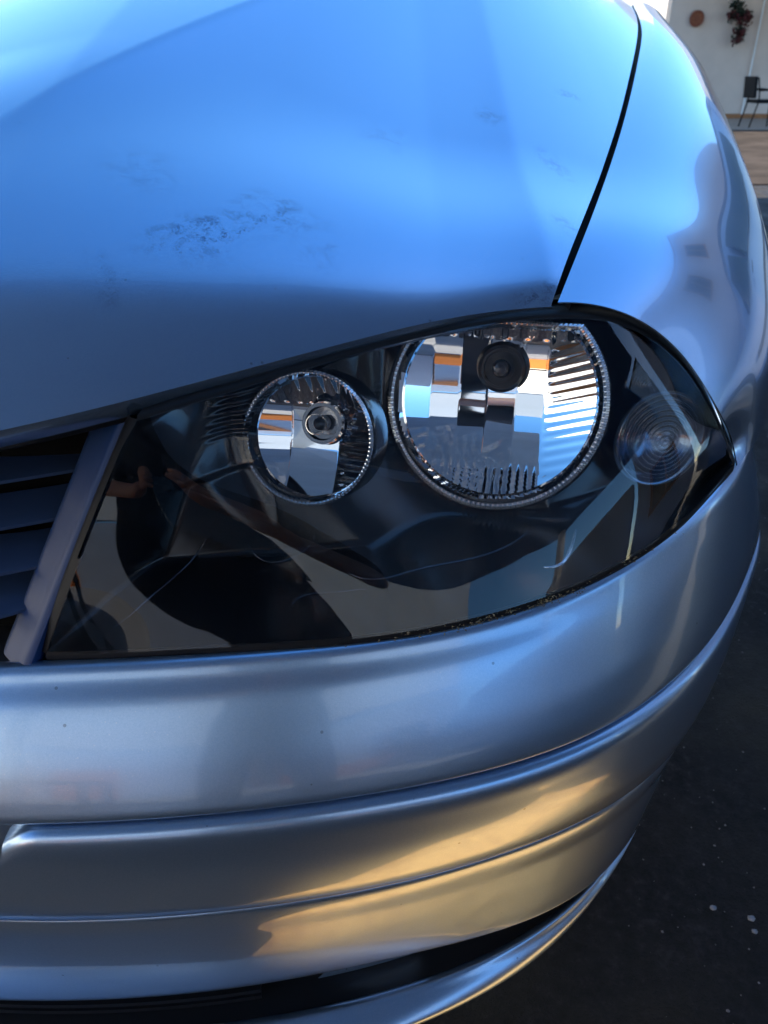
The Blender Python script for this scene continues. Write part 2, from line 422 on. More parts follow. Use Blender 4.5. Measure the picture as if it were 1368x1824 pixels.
# fender edge rolled in along the headlight and the gap
def roll(edge, inn, down, name, m=M['paint']):
    a = edge; rows = [a, a+inn*.25+down*.45, a+inn*.6+down*1.0, a+inn*1.2+down*1.5]
    return sheet(name, catrows(np.array(rows), 8), m, car, .001)
# ------------------------------------------------------------------ bumper
on = outn(TC); og = outn(GC); oc = outn(CC); ol = outn(LC)
mid = lambda a, b, t: a+(b-a)*t
B_rows = [TC-on*.022+Z(-.012), TC-on*.010+Z(.0005), TC-on*.004+Z(.0018), TC+on*.0012+Z(-.0004), TC+on*.0042+Z(-.0055), mid(TC, GC, .20)+on*.0060, mid(TC, GC, .42)+on*.0085, mid(TC, GC, .66)+on*.0090,
          mid(TC, GC, .85)+og*.0068, mid(TC, GC, .955)+og*.0042, GC+og*.0014+Z(.0018), GC-og*.003+Z(.0008), GC-og*.012+Z(.0005)]
bumper = sheet('bumper', catrows(np.array(B_rows), 150, 14), M['bump'], car, .0015, flip=True)
# rub strip between the groove and the lower crease, rounded, its left end dropping
Gs = GC.copy(); k0 = np.argmin(np.abs(proj(Gs)[:, 0]-(-10))) ; k1 = len(Gs)
Gs = sub(GC, k0/(NU-1), 1, 220); Cs = sub(CC, (np.argmin(np.abs(proj(CC)[:, 0]-(-10))))/(NU-1), 1, 220)
px = proj(Gs)[:, 0]; drop = np.clip((75-px)/85, 0, 1)**2.2*.016
Gs = Gs-np.stack([0*drop, 0*drop, drop], 1)
osg = outn(Gs); osc = outn(Cs)
S_rows = [Gs-osg*.012+Z(-.0025), Gs-osg*.003+Z(-.0026), Gs+osg*.0035+Z(-.0042), Gs+osg*.0075+Z(-.0090), mid(Gs, Cs, .25)+osg*.0118, mid(Gs, Cs, .50)+osg*.0132, mid(Gs, Cs, .75)+osc*.0115,
          mid(Gs, Cs, .93)+osc*.0068, Cs+osc*.0018+Z(.0012), Cs-osc*.001+Z(.0004), Cs-osc*.006]
strip = sheet('bumper_strip', catrows(np.array(S_rows), 130, 12), M['bump'], bumper, .0015, flip=True)
# seat of the strip: the bumper behind it
W_rows = [GC-og*.012+Z(.001), mid(GC, CC, .5)-og*.004, CC-oc*.007+Z(.002)]
sheet('strip_recess', catrows(np.array(W_rows), 12), M['bump'], bumper, .001, flip=True)
L_rows = [CC-oc*.007-Z(.0005), CC-oc*.0005-Z(.0012), CC+oc*.0010-Z(.004), mid(CC, LC, .3)+oc*.0022, mid(CC, LC, .6)+oc*.0026, mid(CC, LC, .88)+ol*.0016, LC+ol*.0005+Z(.003), LC-ol*.002, LC-ol*.02+Z(.002)]
lowf = sheet('bumper_lower_face', catrows(np.array(L_rows), 120, 8), M['bump'], bumper, .0015, flip=True)
# intake slats, dark back wall, lower lip with its corner scoop
lipo_px = [(0, 1960, .150), (300, 1935, .150), (560, 1885, .150), (730, 1824, .150), (850, 1770, .152), (960, 1698, .157), (1040, 1622, .168), (1083, 1562, .192)]
lipt_px = [(0, 1858, .165), (200, 1846, .165), (420, 1826, .166), (590, 1800, .168), (700, 1770, .170), (800, 1735, .173), (900, 1687, .179), (980, 1637, .186), (1040, 1594, .194), (1078, 1566, .203)]
lo3 = lerp_z(lipo_px); lt3 = lerp_z(lipt_px)
ext = lambda P3: np.vstack([[q for q in (mirror(p) for p in P3[::-1]) if (q-P3[0])@OUT < -.12], P3])
ee = [[.29, .600, .20], [.335, .675, .20], [.375, .765, .20], [.40, .865, .20], [.42, .98, .20]]
LO = curve(np.vstack([ext(lo3), ee]), NU, 14, 3e-4); LT = curve(np.vstack([ext(lt3), np.array(ee)+[-.004, .004, .004]]), NU, 14, 3e-4)
oo = outn(LO); ot = outn(LT)
P_rows = [LT-ot*.010+Z(-.010), LT-ot*.004+Z(-.0015), LT+Z(0), mid(LT, LO, .35)+oo*.001+Z(.003), mid(LT, LO, .7)+oo*.004+Z(.003), LO+oo*.0025+Z(.002), LO+Z(-.006), LO-oo*.012+Z(-.014), LO-oo*.05+Z(-.018)]
sheet('bumper_lip', catrows(np.array(P_rows), 70), M['bump'], bumper, .0015, flip=True)
# ------------------------------------------------------------------ dark intake
bw = [LC-ol*.02+Z(.004), LC-ol*.055+Z(-.005), LT-ot*.06+Z(.0), LT-ot*.009+Z(-.009)]
intake = sheet('intake', catrows(np.array(bw), 8), M['black'], car, .001, flip=True)
for k, (dz, dp) in enumerate([(-.012, .012), (-.026, .010), (-.040, .012)]):
    seg = sub(LC, 0.0, .56, 90); os_ = outn(seg)
    c = seg-os_*dp+Z(dz); sl = np.array([c+Z(.0025)-os_*.016, c+Z(.003), c-Z(.0025), c-Z(.003)-os_*.016])
    o = sheet('slat', sl, M['black'], intake, .001, flip=True)
# corner web between the central intake and the scoop
pl_, pt_ = proj(LC)[:, 0], proj(LT)[:, 0]
def at_px(c, prx, x): k = np.interp(x, prx, np.arange(len(prx))); return np.array([np.interp(k, np.arange(len(prx)), c[:, q]) for q in range(3)])
tops = np.array([at_px(LC, pl_, x) for x in np.linspace(683, 750, 14)]); bots = np.array([at_px(LT, pt_, x) for x in np.linspace(575, 770, 14)])
on_ = outn(bots)
sheet('corner_web', catrows(np.array([tops-on_*.012, mid(tops, bots, .3)-on_*.022, mid(tops, bots, .7)-on_*.032, bots-on_*.034+Z(-.004)]), 10), M['bump'], bumper, .001, flip=True)

# ------------------------------------------------------------------ headlight
lb_px = [(80, 1166, .596), (250, 1161, .596), (430, 1152, .596), (600, 1141, .597), (750, 1121, .600), (900, 1086, .605), (1040, 1035, .613), (1150, 978, .621), (1240, 905, .632), (1290, 852, .640), (1309, 828, .648)]
ltop_px = [(243, 748, .754), (330, 722, .759), (450, 685, .765), (580, 645, .771), (700, 612, .776), (820, 585, .781), (920, 570, .785), (1000, 565, .787), (1070, 570, .783), (1130, 587, .774), (1190, 624, .755), (1243, 690, .724), (1283, 765, .687), (1309, 828, .648)]
LB = curve(lerp_z(lb_px), 150, 9, 1e-5); LTt = curve(lerp_z(ltop_px), 150, 10, 1e-5)
wN = 60; ws = np.linspace(0, 1, wN)
# carry top points further left-aligned so that the loft lines run up the lamp
lensG = np.zeros((wN, 150, 3))
chord = LTt-LB; Tn = np.gradient((LB+LTt)/2, axis=0); nn = np.cross(Tn, chord); nn /= np.linalg.norm(nn, axis=1, keepdims=True)+1e-12
nn[-6:] = nn[-7]
hgt = np.linalg.norm(chord, axis=1)
for j, w_ in enumerate(ws):
    blg = .06*hgt*math.sin(math.pi*w_)**1.0
    lensG[j] = LB+chord*w_+nn*blg[:, None]
head = empty('headlight', tuple(lensG[30, 75]+AX*.05), car)
sheet('lens', lensG, M['lens'], head, .0, flip=True) if False else None
lens_o = build('lens', lensG.reshape(-1, 3), gridf(150, wN), M['lens'], head)
# black rim seal round the lens, under hood, fender, bumper
inn = AX
def inward(c, d): return c+AX*d
rimT = np.array([LTt+Z(-.001), LTt+Z(.0015)+AX*.001, LTt+Z(.004)+AX*.012, LTt+Z(.004)+AX*.030])
sheet('seal', catrows(rimT, 10), M['rubber'], head, .001)
ctr = lensG[30, 75]
# printed band: black border just inside the lens edge (bottom and left)
def band(w0, w1, name, sub_u=slice(None)):
    rows = []
    for w_ in np.linspace(w0, w1, 8):
        j = w_*(wN-1); a = int(j); a = min(a, wN-2); f = j-a
        rows.append(lensG[a]*(1-f)+lensG[a+1]*f+AX*.003)
    return build(name, np.array(rows).reshape(-1, 3), gridf(150, 8), M['rubber'], head)
rimB = np.array([LB+Z(.001)+AX*.002, LB-Z(.004), LB-Z(.012)+AX*.006, LB-Z(.02)+AX*.03])
sheet('seal', catrows(rimB, 10), M['rubber'], head, .001, flip=True)
le = lensG[:, 0]; left_dir = -OUT
rl = np.array([le+AX*.001, le-OUT*.004+AX*.002, le-OUT*.011+AX*.008, le-OUT*.013+AX*.05])
sheet('seal', catrows(rl, 8), M['rubber'], head, .001)

# bowls: (pixel, depth, radius)
bowls = [dict(px=(884, 714), dep=.690, R=.0925, D=.0540, main=True, ym=.72), dict(px=(548, 781), dep=.640, R=.0529, D=.034, main=False, ym=1.1)]
TILT = R(20)
e1v = OUT; e2v = UPV*math.cos(TILT)+AX*math.sin(TILT); BA = AX*math.cos(TILT)-UPV*math.sin(TILT)
for b in bowls: b['c'] = at_d(*b['px'], b['dep'])
def in_bowl(p, pad):
    r = np.zeros(p.shape[:-1], bool)
    for b in bowls:
        q = p-b['c']; r |= ((q@e1v)**2+(q@e2v)**2 < (b['R']+pad)**2) & (q@e2v < b['ym']*b['R']+pad)
    return r
# bezel tub
nb_u, nb_w = 300, 120
uu = np.linspace(0, 1, nb_u); ww = np.linspace(0, 1, nb_w)
li = np.zeros((nb_w, nb_u, 3))
tmp = np.stack([np.stack([np.interp(uu*149, np.arange(150), lensG[j, :, k]) for k in range(3)], 1) for j in range(wN)])
for i in range(nb_u):
    for k in range(3): li[:, i, k] = np.interp(ww*(wN-1), np.arange(wN), tmp[:, i, k])
eu = np.minimum(uu/.06, 1)[None, :]; ew = np.minimum(ww/.10, (1-ww)/.10).clip(0, 1)[:, None]
er = np.clip((1-uu)/.12, 0, 1)[None, :]
dep = (.003+.100*np.sin(np.pi/2*np.minimum(eu, 1))**.6*np.sin(np.pi/2*ew)**.6*er**.7)
for b in bowls:
    q = li+AX*dep[..., None]-b['c']; rr_ = np.sqrt((q@e1v)**2+(q@e2v)**2)/b['R']; fr_ = -(q@BA)/float(BA@AX)+.004
    w_ = np.clip((1.75-rr_)/.65, 0, 1); w_ = w_*w_*(3-2*w_); dep = dep+w_*np.clip(fr_, 0, .1)
rib = (np.clip((.24-uu)/.05, 0, 1)*np.clip((uu-.04)/.03, 0, 1))[None, :]*(np.clip((ww-.62)/.04, 0, 1)*np.clip((.95-ww)/.03, 0, 1))[:, None]
step = 1/(1+np.exp(-(ww[:, None]-(.40+.10*np.sin(3.0*uu[None, :]+.4)))/.006))
dep = dep+rib*.0011*np.sin(ww*math.pi*2*22)[:, None]-.010*step*ew*np.clip((.30-uu)/.04, 0, 1)[None, :]
bez_g = li+AX*dep[..., None]
Vb = bez_g.reshape(-1, 3); keep = ~in_bowl(Vb, -.004)
Fb = [f for f in gridf(nb_u, nb_w) if all(keep[i] for i in f)]
bezel = build('bezel', Vb, Fb, M['bezel'], head)
def bowl(b):
    c, Rr, D = b['c'], b['R'], b['D']; nr, ntq = 70, 360; V = []
    strips = np.array([-1.001, -.70, -.42, -.13, .17, .46, 1.001]) if b['main'] else np.array([-1.001, -.45, .35, 1.001])
    for i in range(nr+1):
        r = max(i/nr, 1e-4)
        for s in range(ntq):
            q = 2*math.pi*s/ntq; x, y = r*math.cos(q), r*math.sin(q)
            k = np.searchsorted(strips, x)-1; a_, b2 = strips[k], strips[k+1]; tt = (x-a_)/(b2-a_)
            xs = a_*a_*(1-tt)+b2*b2*tt
            xs = .88*xs+.12*x*x
            d = D*(1-(.50*xs+.46*y*y)); ex = 0
            if b['main']:
                if y < -.60+.10*abs(x): d += .0; ex = .00060*math.cos(x*Rr/.0038*math.pi)*min(1, (-.60-y)*8) if y < -.60 else 0
                if x > .46: ex = .00020*math.sin((y*1.0-x*.35)*Rr/.0046*math.pi+2.5*x+1.5*math.sin(4*y))*min(1, (x-.46)*12)
                if y > .62: ex = .0003*math.sin(x*34)
            else:
                if x > .35: ex = .0003*math.sin(y*34)*min(1, (x-.35)*8)
                if y > .52: ex = .00025*math.sin(x*30+y*9)
            if r > .97: d = d*(1-r)/.03; ex = 0
            V.append(c+e1v*(x*Rr)+e2v*(min(y, b['ym'])*Rr)+BA*(max(d, 0)+ex+.002))
    o = build('reflector', V, gridf(ntq, nr+1, True, flip=True), M['chrome'], head, sharp=14)
    # clear ribbed ring round the bowl
    n = 132 if b['main'] else 96; seg = n*4; Vr = []
    prof = [(1.0, .004), (1.0, -.004), (1.022, -.0065), (1.056, -.004), (1.062, .001), (1.062, .02)]
    for (rr, d) in prof:
        for s in range(seg):
            q = 2*math.pi*s/seg; t = (.0022 if (s % 4) in (1, 2) else -.0006)*(1 if rr > 1.001 and d < .005 else 0)
            Vr.append(c+Rr*(e1v*(rr*math.cos(q))+e2v*min(rr*math.sin(q), b['ym']*rr))+BA*(d+t))
    build('reflector_rim', Vr, gridf(seg, len(prof), True, flip=True), M['ring'], head, sharp=25)
    v = []
    for rr, d in [(1.06, -.001), (1.075, .0005), (1.09, .008), (1.095, .05)]:
        for k in range(96):
            q = 2*math.pi*k/96; v.append(c+Rr*(e1v*rr*math.cos(q)+e2v*min(rr*math.sin(q), b['ym']*rr))+BA*d)
    f = gridf(96, 4, True, flip=True)
    build('collar', v, f, M['bezel'], head)
M['ring'] = mat('ribbed_ring', (.82, .86, .90), .16, .85)
for b in bowls: bowl(b)
# bulbs
c = bowls[0]['c']+BA*.047+e2v*.029
v, f = lathe(c, -BA, [(.0, .0), (.021, .0), (.022, .006), (.019, .009), (.0165, .009), (.0165, .004), (.0125, .004), (.0125, .011), (.0, .011)], 48); build('bulb_socket', v, f, M['black'], head, sharp=30)
v, f = lathe(c, -BA, [(.0, .006), (.0085, .006), (.0085, .016), (.0072, .021), (.0072, .028), (.005, .031), (0, .032)], 40); build('bulb_shield', v, f, M['metal'], head, sharp=30)
v, f = lathe(c+UPV*-.002, -BA, [(.0048, .02), (.005, .040), (.0035, .044), (0, .045)], 24); build('bulb', v, f, M['bulbglass'], head)
c = bowls[1]['c']+BA*.029+e2v*.012+e1v*.006
v, f = lathe(c, -BA, [(.0, 0), (.0165, 0), (.0185, .004), (.0175, .010), (.0145, .010), (.0135, .004), (0, .003)], 56); build('bulb_socket', v, f, M['dullchrome'], head, sharp=30)
v, f = lathe(c, -BA, [(.0, .003), (.007, .004), (.0062, .018), (.0085, .024), (.0088, .028), (.006, .033), (0, .035)], 32); build('bulb', v, f, M['bulbglass'], head)
v, f = lathe(c, -BA, [(0, .002), (.0065, .003), (.0055, .016), (0, .017)], 20); build('bulb_holder', v, f, M['metal'], head)
# indicator and side lamp: clear domes with rings in a smoked bowl
M['lens2'] = thin_glass('ringed_glass', (.82, .90, .95), .03, 1.9)
M['lampbowl'] = mat('lamp_bowl', (.16, .19, .25), .16, 1.0)
for (px_, dp, r0) in [((1177, 783), .700, .0405), ((1155, 686), .722, .0215)]:
    c = at_d(*px_, dp); dirn = -(AX*.90-OUT*.40-UPV*.12); dirn /= np.linalg.norm(dirn)
    prof = []
    for i in range(90):
        r = r0*i/89; prof.append((r, .007*(1-(i/89)**2)+.0007*abs(math.sin(i/89*math.pi*9))))
    v, f = lathe(c, dirn, prof, 72); lamp = build('indicator_lens', v, f, M['lens2'], head)
    v, f = lathe(c, dirn, [(r0*.97, -.006), (r0, .001), (r0*1.03, .0035), (r0*1.09, .003), (r0*1.12, -.002), (r0*1.12, -.02)], 72); build('indicator_rim', v, f, M['lens2'], head)
    v, f = lathe(c-dirn*.026, dirn, [(0, 0), (r0*.5, .004), (r0*.85, .013), (r0*1.0, .022), (r0*1.1, .023)], 48); build('indicator_bowl', v, f, M['lampbowl'], head)
    v, f = lathe(c-dirn*.022, dirn, [(r0*.16, 0), (r0*.17, .006), (r0*.24, .011), (r0*.2, .016), (0, .018)], 24); build('bulb', v, f, M['bulbglass'], head)
# raised trim lines of the inner housing
def surf_pt(px, py, back=.05):
    """point on the bezel seen at a pixel"""
    pr = proj(bez_g); d = (pr[..., 0]-px)**2+(pr[..., 1]-py)**2; k = np.unravel_index(np.argmin(d), d.shape)
    return bez_g[k]-AX*.0035
def trim(pts, r=.0009, m='dullchrome', name='housing_edge'):
    c = curve([surf_pt(*p) for p in pts], 40, 6, 1e-4); rr = r*np.sin(np.linspace(.12, math.pi-.12, 40))**.5
    v, f = tube(c, rr, 8); return build(name, v, f, M[m], head)
M['edge'] = mat('bright_edge', (.5, .55, .62), .15, .9)
trim([(368, 955), (352, 985), (320, 1020), (280, 1060), (240, 1092), (205, 1112)], .0011, 'dullchrome')
trim([(1028, 940), (1018, 965), (1000, 990), (970, 1018)], .0022, 'edge')
trim([(610, 1008), (680, 1022), (750, 1018), (830, 995), (900, 965), (945, 938)], .0009, 'dullchrome')
trim([(520, 1080), (560, 1062), (620, 1046), (652, 1050), (648, 1068)], .0008, 'dullchrome')
trim([(440, 960), (500, 1000), (550, 970), (560, 945)], .0006, 'dullchrome')

dv, df = [], []
for _ in range(130):
    u_ = random.choice([random.gauss(.52, .05), random.gauss(.60, .03), random.uniform(.3, .85)]); u_ = min(.95, max(.1, u_)); p = sub(LB, u_, u_, 1)[0]+np.array([random.gauss(0, .001), -.002+random.gauss(0, .0012), -.0030+random.gauss(0, .001)])
    for _q in range(random.randint(1, 3)):
        a = np.random.randn(3)*np.array([1, .5, .4]); a /= np.linalg.norm(a); b = np.cross(a, np.random.randn(3)); b /= np.linalg.norm(b); s_ = random.uniform(.0005, .0016); p2 = p+np.random.randn(3)*.0015
        k = len(dv); dv += [p2-a*s_, p2+b*s_*.5, p2+a*s_, p2-b*s_*.5, p2+np.cross(a, b)*s_*.4]; df += [(k, k+1, k+4), (k+1, k+2, k+4), (k+2, k+3, k+4), (k+3, k, k+4), (k, k+3, k+2, k+1)]
M['grit'] = rough_grit = mat('seam_grit', (.20, .16, .09), .9)
build('seam_dirt', dv, df, M['grit'], head, False, kind='stuff')

# ------------------------------------------------------------------ grille
gr = empty('grille', tuple(at_z(40, 950, .66)), car)
A0 = at_z(224, 748, .748); A1 = at_z(47, 1198, .586)            # outer edge beside the lamp
cs = []
for t in np.linspace(0, 1, 30):
    cs.append(A0+(A1-A0)*t)
cs = np.array(cs)
Bv = np.array([cs+OUT*.003+AX*.03, cs+OUT*.001+AX*.002, cs-OUT*.0005-AX*.0004, cs-OUT*.0025-AX*.0006, cs-OUT*.010+AX*.004, cs-OUT*.020+AX*.010, cs-OUT*.029+AX*.0165, cs-OUT*.034+AX*.026])
sheet('surround', catrows(Bv, 24), M['grille'], gr, .001, flip=False)
# top rail of the grille below the hood edge
tr0 = sub(HC, 0, 1, 200); pxs = proj(tr0)[:, 0]; tr = tr0[pxs < 238]
tr = tr+Z(-.013)+AX*.012
sheet('top_rail', catrows(np.array([tr+Z(.006)+AX*.02, tr+Z(.004), tr-Z(.001)-AX*.001, tr-Z(.004), tr-Z(.007)+AX*.04]), 16), M['rubber'], gr, .001, flip=False)
for (y0, xt, yt, z) in [(872, 152, 854, .692), (957, 117, 944, .668), (1040, 82, 1033, .643), (1116, 52, 1110, .619)]:
    p1 = at_z(xt, yt, z)+AX*.027; p0 = at_z(0, y0, z)+AX*.018; d = p1-p0
    pts = [p0-d*4.2+AX*.07, p0-d*2.5+AX*.02, p0-d*1+AX*.003, p0, p1]
    c = curve(pts, 60, 6, 1e-4)
    sl = np.array([c+AX*.060+Z(.004), c+AX*.02+Z(.0015), c+AX*.003+Z(.0008), c, c+AX*.001-Z(.003), c+AX*.006-Z(.0045), c+AX*.060-Z(.004)])
    sheet('slat', sl, M['slat'], gr, .0005, flip=True, sharp=40)
h_, t_ = sub(HC, 0, .74, 60), sub(TC, 0, .52, 60)
bk = np.array([h_+Z(-.003)+AX*.04, h_+Z(-.016)+AX*.11, (h_+t_)/2+AX*.13, t_+AX*.12, t_+AX*.02+Z(-.015)])
sheet('back_panel', bk, M['void'], gr, .001)
# lower sill of the grille opening
sil = sub(TC, 0, .50, 80)
sheet('bottom_rail', catrows(np.array([sil-outn(sil)*.02+Z(-.012), sil-outn(sil)*.03+Z(-.004), sil-outn(sil)*.10+Z(-.012)]), 6), M['black'], gr, .001)
# inner shell behind the lamp and under the hood so that no light passes
sh = np.array([LTt+Z(.008)+AX*.03, LTt+AX*.15+Z(.02), LTt+AX*.28+Z(-.02), LB+AX*.34+Z(-.03), LB+AX*.03+Z(-.02)])
sheet('lamp_housing', sh, M['black'], head, .001)

# ------------------------------------------------------------------ wheel and inner body, side door area
wc = np.array([.335, 1.27, .29])
tyre = lathe(wc-OUT*.09, OUT, [(.17, 0), (.20, -.005), (.27, 0), (.29, .02), (.293, .09), (.29, .16), (.27, .18), (.20, .185), (.17, .18)], 72)
wheel = build('wheel', *lathe(wc-OUT*.02, OUT, [(0, .02), (.03, .03), (.04, .02), (.15, .05), (.17, .09), (.172, .0), (.17, -.06)], 60), M['alloy'], car)
build('tyre', *tyre, M['tyre'], wheel)
und = join([box(CEN+AX*1.75-OUT*.12+Z(.42), (1.15, 2.1, .36), -CAR)])
build('underbody', *und, M['rubber'], car)
# side: from behind the wheel to the rear, below the shoulder
sb = Gf[70:, -1]
sd_rows = []
base = Gf[60:, -1]
msk = base[:, 1] > 1.62; base = base[msk]
if len(base) > 3:
    sheet('side_panel', catrows(np.array([base, base+OUT*.004+Z(-.2), base-OUT*.02+Z(-.42)]), 12), M['paint'], car, .002, flip=True)
arch = []
for q in np.linspace(0, math.pi, 40): arch.append(wc+AX*(-.335*math.cos(q))+Z(.335*math.sin(q)+.0)+OUT*.115)
v, f = tube(np.array(arch), .012, 10); build('wheel_arch', v, f, M['paint'], car)
# between the arch and the fender's lower edge
ar = np.array(arch); k = 60
lowe = np.array([[np.interp(p[1], Gf[:, -1, 1], Gf[:, -1, c]) for c in range(3)] for p in ar])
lowe[:, 2] = np.maximum(lowe[:, 2], ar[:, 2]+.0)
sheet('arch_panel', catrows(np.array([lowe, (lowe+ar)/2+OUT*.002, ar]), 8), M['paint'], car, .001, flip=True)

# ------------------------------------------------------------------ ground
def ground_mat():
    m = mat('ground', (.05, .05, .055), .75, Specular_IOR_Level=.25); b = P(m)
    n1 = noise(m, 3.5, 6, .6).outputs['Fac']; n2 = noise(m, 60, 8, .7).outputs['Fac']
    c = ramp(m, n1, [(.3, (.006, .006, .008)), (.5, (.011, .010, .013)), (.62, (.018, .017, .019)), (.8, (.05, .046, .048))])
    c2 = ramp(m, n2, [(.38, (.35, .34, .36)), (.55, (1.0, .98, 1.0)), (.68, (2.6, 2.4, 2.5))])
    mm = N(m, 'Mix'); mm.data_type = 'RGBA'; mm.blend_type = 'MULTIPLY'; mm.inputs[0].default_value = 1; L(m, c, mm.inputs[6]); L(m, c2, mm.inputs[7])
    L(m, mm.outputs[2], b.inputs['Base Color'])
    rr = ramp(m, n1, [(.3, (.35, .35, .35)), (.7, (.85, .85, .85))]); L(m, rr, b.inputs['Roughness'])
    h = mathn(m, 'ADD', mathn(m, 'MULTIPLY', n2, .8), noise(m, 240, 5, .7).outputs['Fac'])
    bump(m, h, 1.0, .009); return m
M['ground'] = ground_mat()
gV = [(x, y, -.008) for y in (-200, 0, 200.0) for x in (-200, 200)]
g = build('ground', gV, [(0, 1, 3, 2), (2, 3, 5, 4)], M['ground'], None, False, kind='structure')
# ground patch added out of view so the bumper mirrors sunlit gold
def rough_mat(name, c, rough=.85, sc=6, var=.25, b=.3, bs=90, bd=.002):
    m = mat(name, c, rough); n = noise(m, sc, 6, .6).outputs['Fac']
    lo = tuple(x*(1-var) for x in c); hi = tuple(min(1, x*(1+var)) for x in c)
    L(m, ramp(m, n, [(.3, lo), (.7, hi)]), P(m).inputs['Base Color'])
    bump(m, noise(m, bs, 5, .65).outputs['Fac'], b, bd); return m
M['sun_gold'] = rough_mat('sun_gold_ground', (.90, .40, .13), .75, 45, .5, .5, 120, .004)  # gold of sunlit ground put into the colour
M['plaster'] = rough_mat('cream_plaster', (.62, .50, .42), .9, 1.3, .10, .05)
M['white'] = rough_mat('white_plaster', (.74, .73, .71), .9, 1.0, .05, .05)
M['grey_wall'] = rough_mat('grey_plaster', (.42, .48, .58), .9, 1.0, .08, .05)
M['wood'] = rough_mat('brown_wood', (.30, .115, .035), .5, 20, .3)
M['darkwood'] = rough_mat('dark_wood', (.035, .026, .02), .6, 12, .3)
M['pane'] = mat('window_pane', (.03, .04, .05), .03, 0)
M['hedge'] = rough_mat('hedge_leaf', (.05, .09, .03), .6, 4, .4)
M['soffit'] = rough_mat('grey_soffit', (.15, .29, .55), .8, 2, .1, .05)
M['streak_pane'] = bpy.data.materials.new('streak_translucent'); M['streak_pane'].use_nodes = True  # for the pane added to make a bright streak in the lens
_t = M['streak_pane'].node_tree; _t.nodes.clear(); _a = _t.nodes.new('ShaderNodeBsdfTranslucent'); _a.inputs[0].default_value = (.95, .95, .93, 1); _o = _t.nodes.new('ShaderNodeOutputMaterial'); _t.links.new(_a.outputs[0], _o.inputs[0])
M['orange'] = rough_mat('orange_paint', (.55, .17, .03), .8, 3, .1)
M['court'] = rough_mat('grey_concrete', (.17, .18, .20), .85, 1.2, .2)
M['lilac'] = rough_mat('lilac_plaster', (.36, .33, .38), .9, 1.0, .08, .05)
M['tile'] = rough_mat('terracotta_floor', (.30, .22, .17), .45, 2, .15)
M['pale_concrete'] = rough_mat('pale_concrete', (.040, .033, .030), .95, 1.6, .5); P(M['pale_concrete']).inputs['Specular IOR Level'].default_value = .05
M['chair'] = mat('chair_black', (.008, .008, .010), .7, Specular_IOR_Level=.1)
def solid(name, boxes, m, parent=None, kind=None):
    return build(name, *join([box(*b) for b in boxes]), m, parent, False, kind=kind)
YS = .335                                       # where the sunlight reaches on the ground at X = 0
tq = [(-.37, .46), (-.03, .275), (.22, .22), (.48, .26), (.60, .46)]  # outline shaped for the gold light mirrored in the bumper
build('sun_gold_patch', [(x, y, z) for z in (-.01, .004) for x, y in tq], [(4, 3, 2, 1, 0), (5, 6, 7, 8, 9)]+[(i, (i+1) % 5, 5+(i+1) % 5, 5+i) for i in range(5)], M['sun_gold'], None, False, kind='structure')
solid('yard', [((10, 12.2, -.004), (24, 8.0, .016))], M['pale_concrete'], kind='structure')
solid('porch_floor', [((11, 18.2, .0), (12, 4.0, .03))], M['tile'], kind='structure')

def prism(name, poly, z0, z1, m, parent=None):
    n = len(poly); V = [(x, y, z) for z in (z0, z1) for x, y in poly]
    return build(name, V, [tuple(range(n))[::-1], tuple(range(n, 2*n))]+[(i, (i+1) % n, n+(i+1) % n, n+i) for i in range(n)], m, parent, False)
def window(parent, c, wd, ht, axis, m='wood', d=.06, name='window'):
    """frame, pane; axis 'y' faces +-Y, 'x' faces +-X"""
    t = .08; c = np.array(c, float)
    def bb(u, z, su, sz, dd): 
        return ((c[0]+u, c[1], c[2]+z), (su, dd, sz)) if axis == 'y' else ((c[0], c[1]+u, c[2]+z), (dd, su, sz))
    fr = solid(name, [bb(-wd/2, 0, t, ht+t, d), bb(wd/2, 0, t, ht+t, d), bb(0, ht/2, wd-t, t, d-.004), bb(0, -ht/2, wd-t, t, d-.004), bb(0, 0, t*.7, ht-t, d-.01)], M[m], parent)
    solid('pane', [bb(0, 0, wd-t, ht-t, .02)], M['pane'], fr)
# house to the right: its shade covers the car
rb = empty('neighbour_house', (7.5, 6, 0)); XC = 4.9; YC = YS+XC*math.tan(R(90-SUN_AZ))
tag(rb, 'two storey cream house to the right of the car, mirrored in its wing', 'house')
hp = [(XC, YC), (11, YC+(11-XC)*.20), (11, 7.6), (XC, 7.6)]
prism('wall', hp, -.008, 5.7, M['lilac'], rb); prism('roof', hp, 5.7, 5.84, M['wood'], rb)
for (y, z) in ((3.0, 4.3), (5.6, 4.3), (5.9, 1.5)): window(rb, (XC-.02, y, z), 1.0, 1.2, 'x')
# porch and house behind the photographer
ph = empty('porch_house', (0, -8, 0)); tag(ph, 'pale house with a shaded porch behind the photographer, mirrored in the headlight', 'house')
solid('wall', [((-1.5, -8.15, 1.5), (13, .3, 3.0))], M['grey_wall'], ph)
def plank(x0, x1, y0, y1, nm, m, z0=2.97, z1=3.13): solid(nm, [(((x0+x1)/2, (y0+y1)/2, (z0+z1)/2), (x1-x0, y1-y0, z1-z0))], m, ph)
for q in ((-2.0, 4.8, -3.55, -1.02), (-2.0, 4.8, -.84, .30), (-2.0, 2.6, .30, .75), (-2.0, 1.03, -1.02, -.84), (1.11, 4.8, -1.02, -.84)): plank(*q, 'roof_panel', M['soffit'])
plank(1.03, 1.11, -1.02, -.84, 'streak_pane', M['streak_pane'], 3.0, 3.01)  # added unseen pane, sunlit from above for a streak in the lens
for x in (-1.8, 4.6): solid('post', [((x, -3.3, 1.485), (.14, .14, 2.97))], M['white'], ph)
for x, wd in ((-3.9, .9), (.9, .9), (3.4, 1.1)): window(ph, (x, -7.98, 1.35), wd, 2.1, 'y')
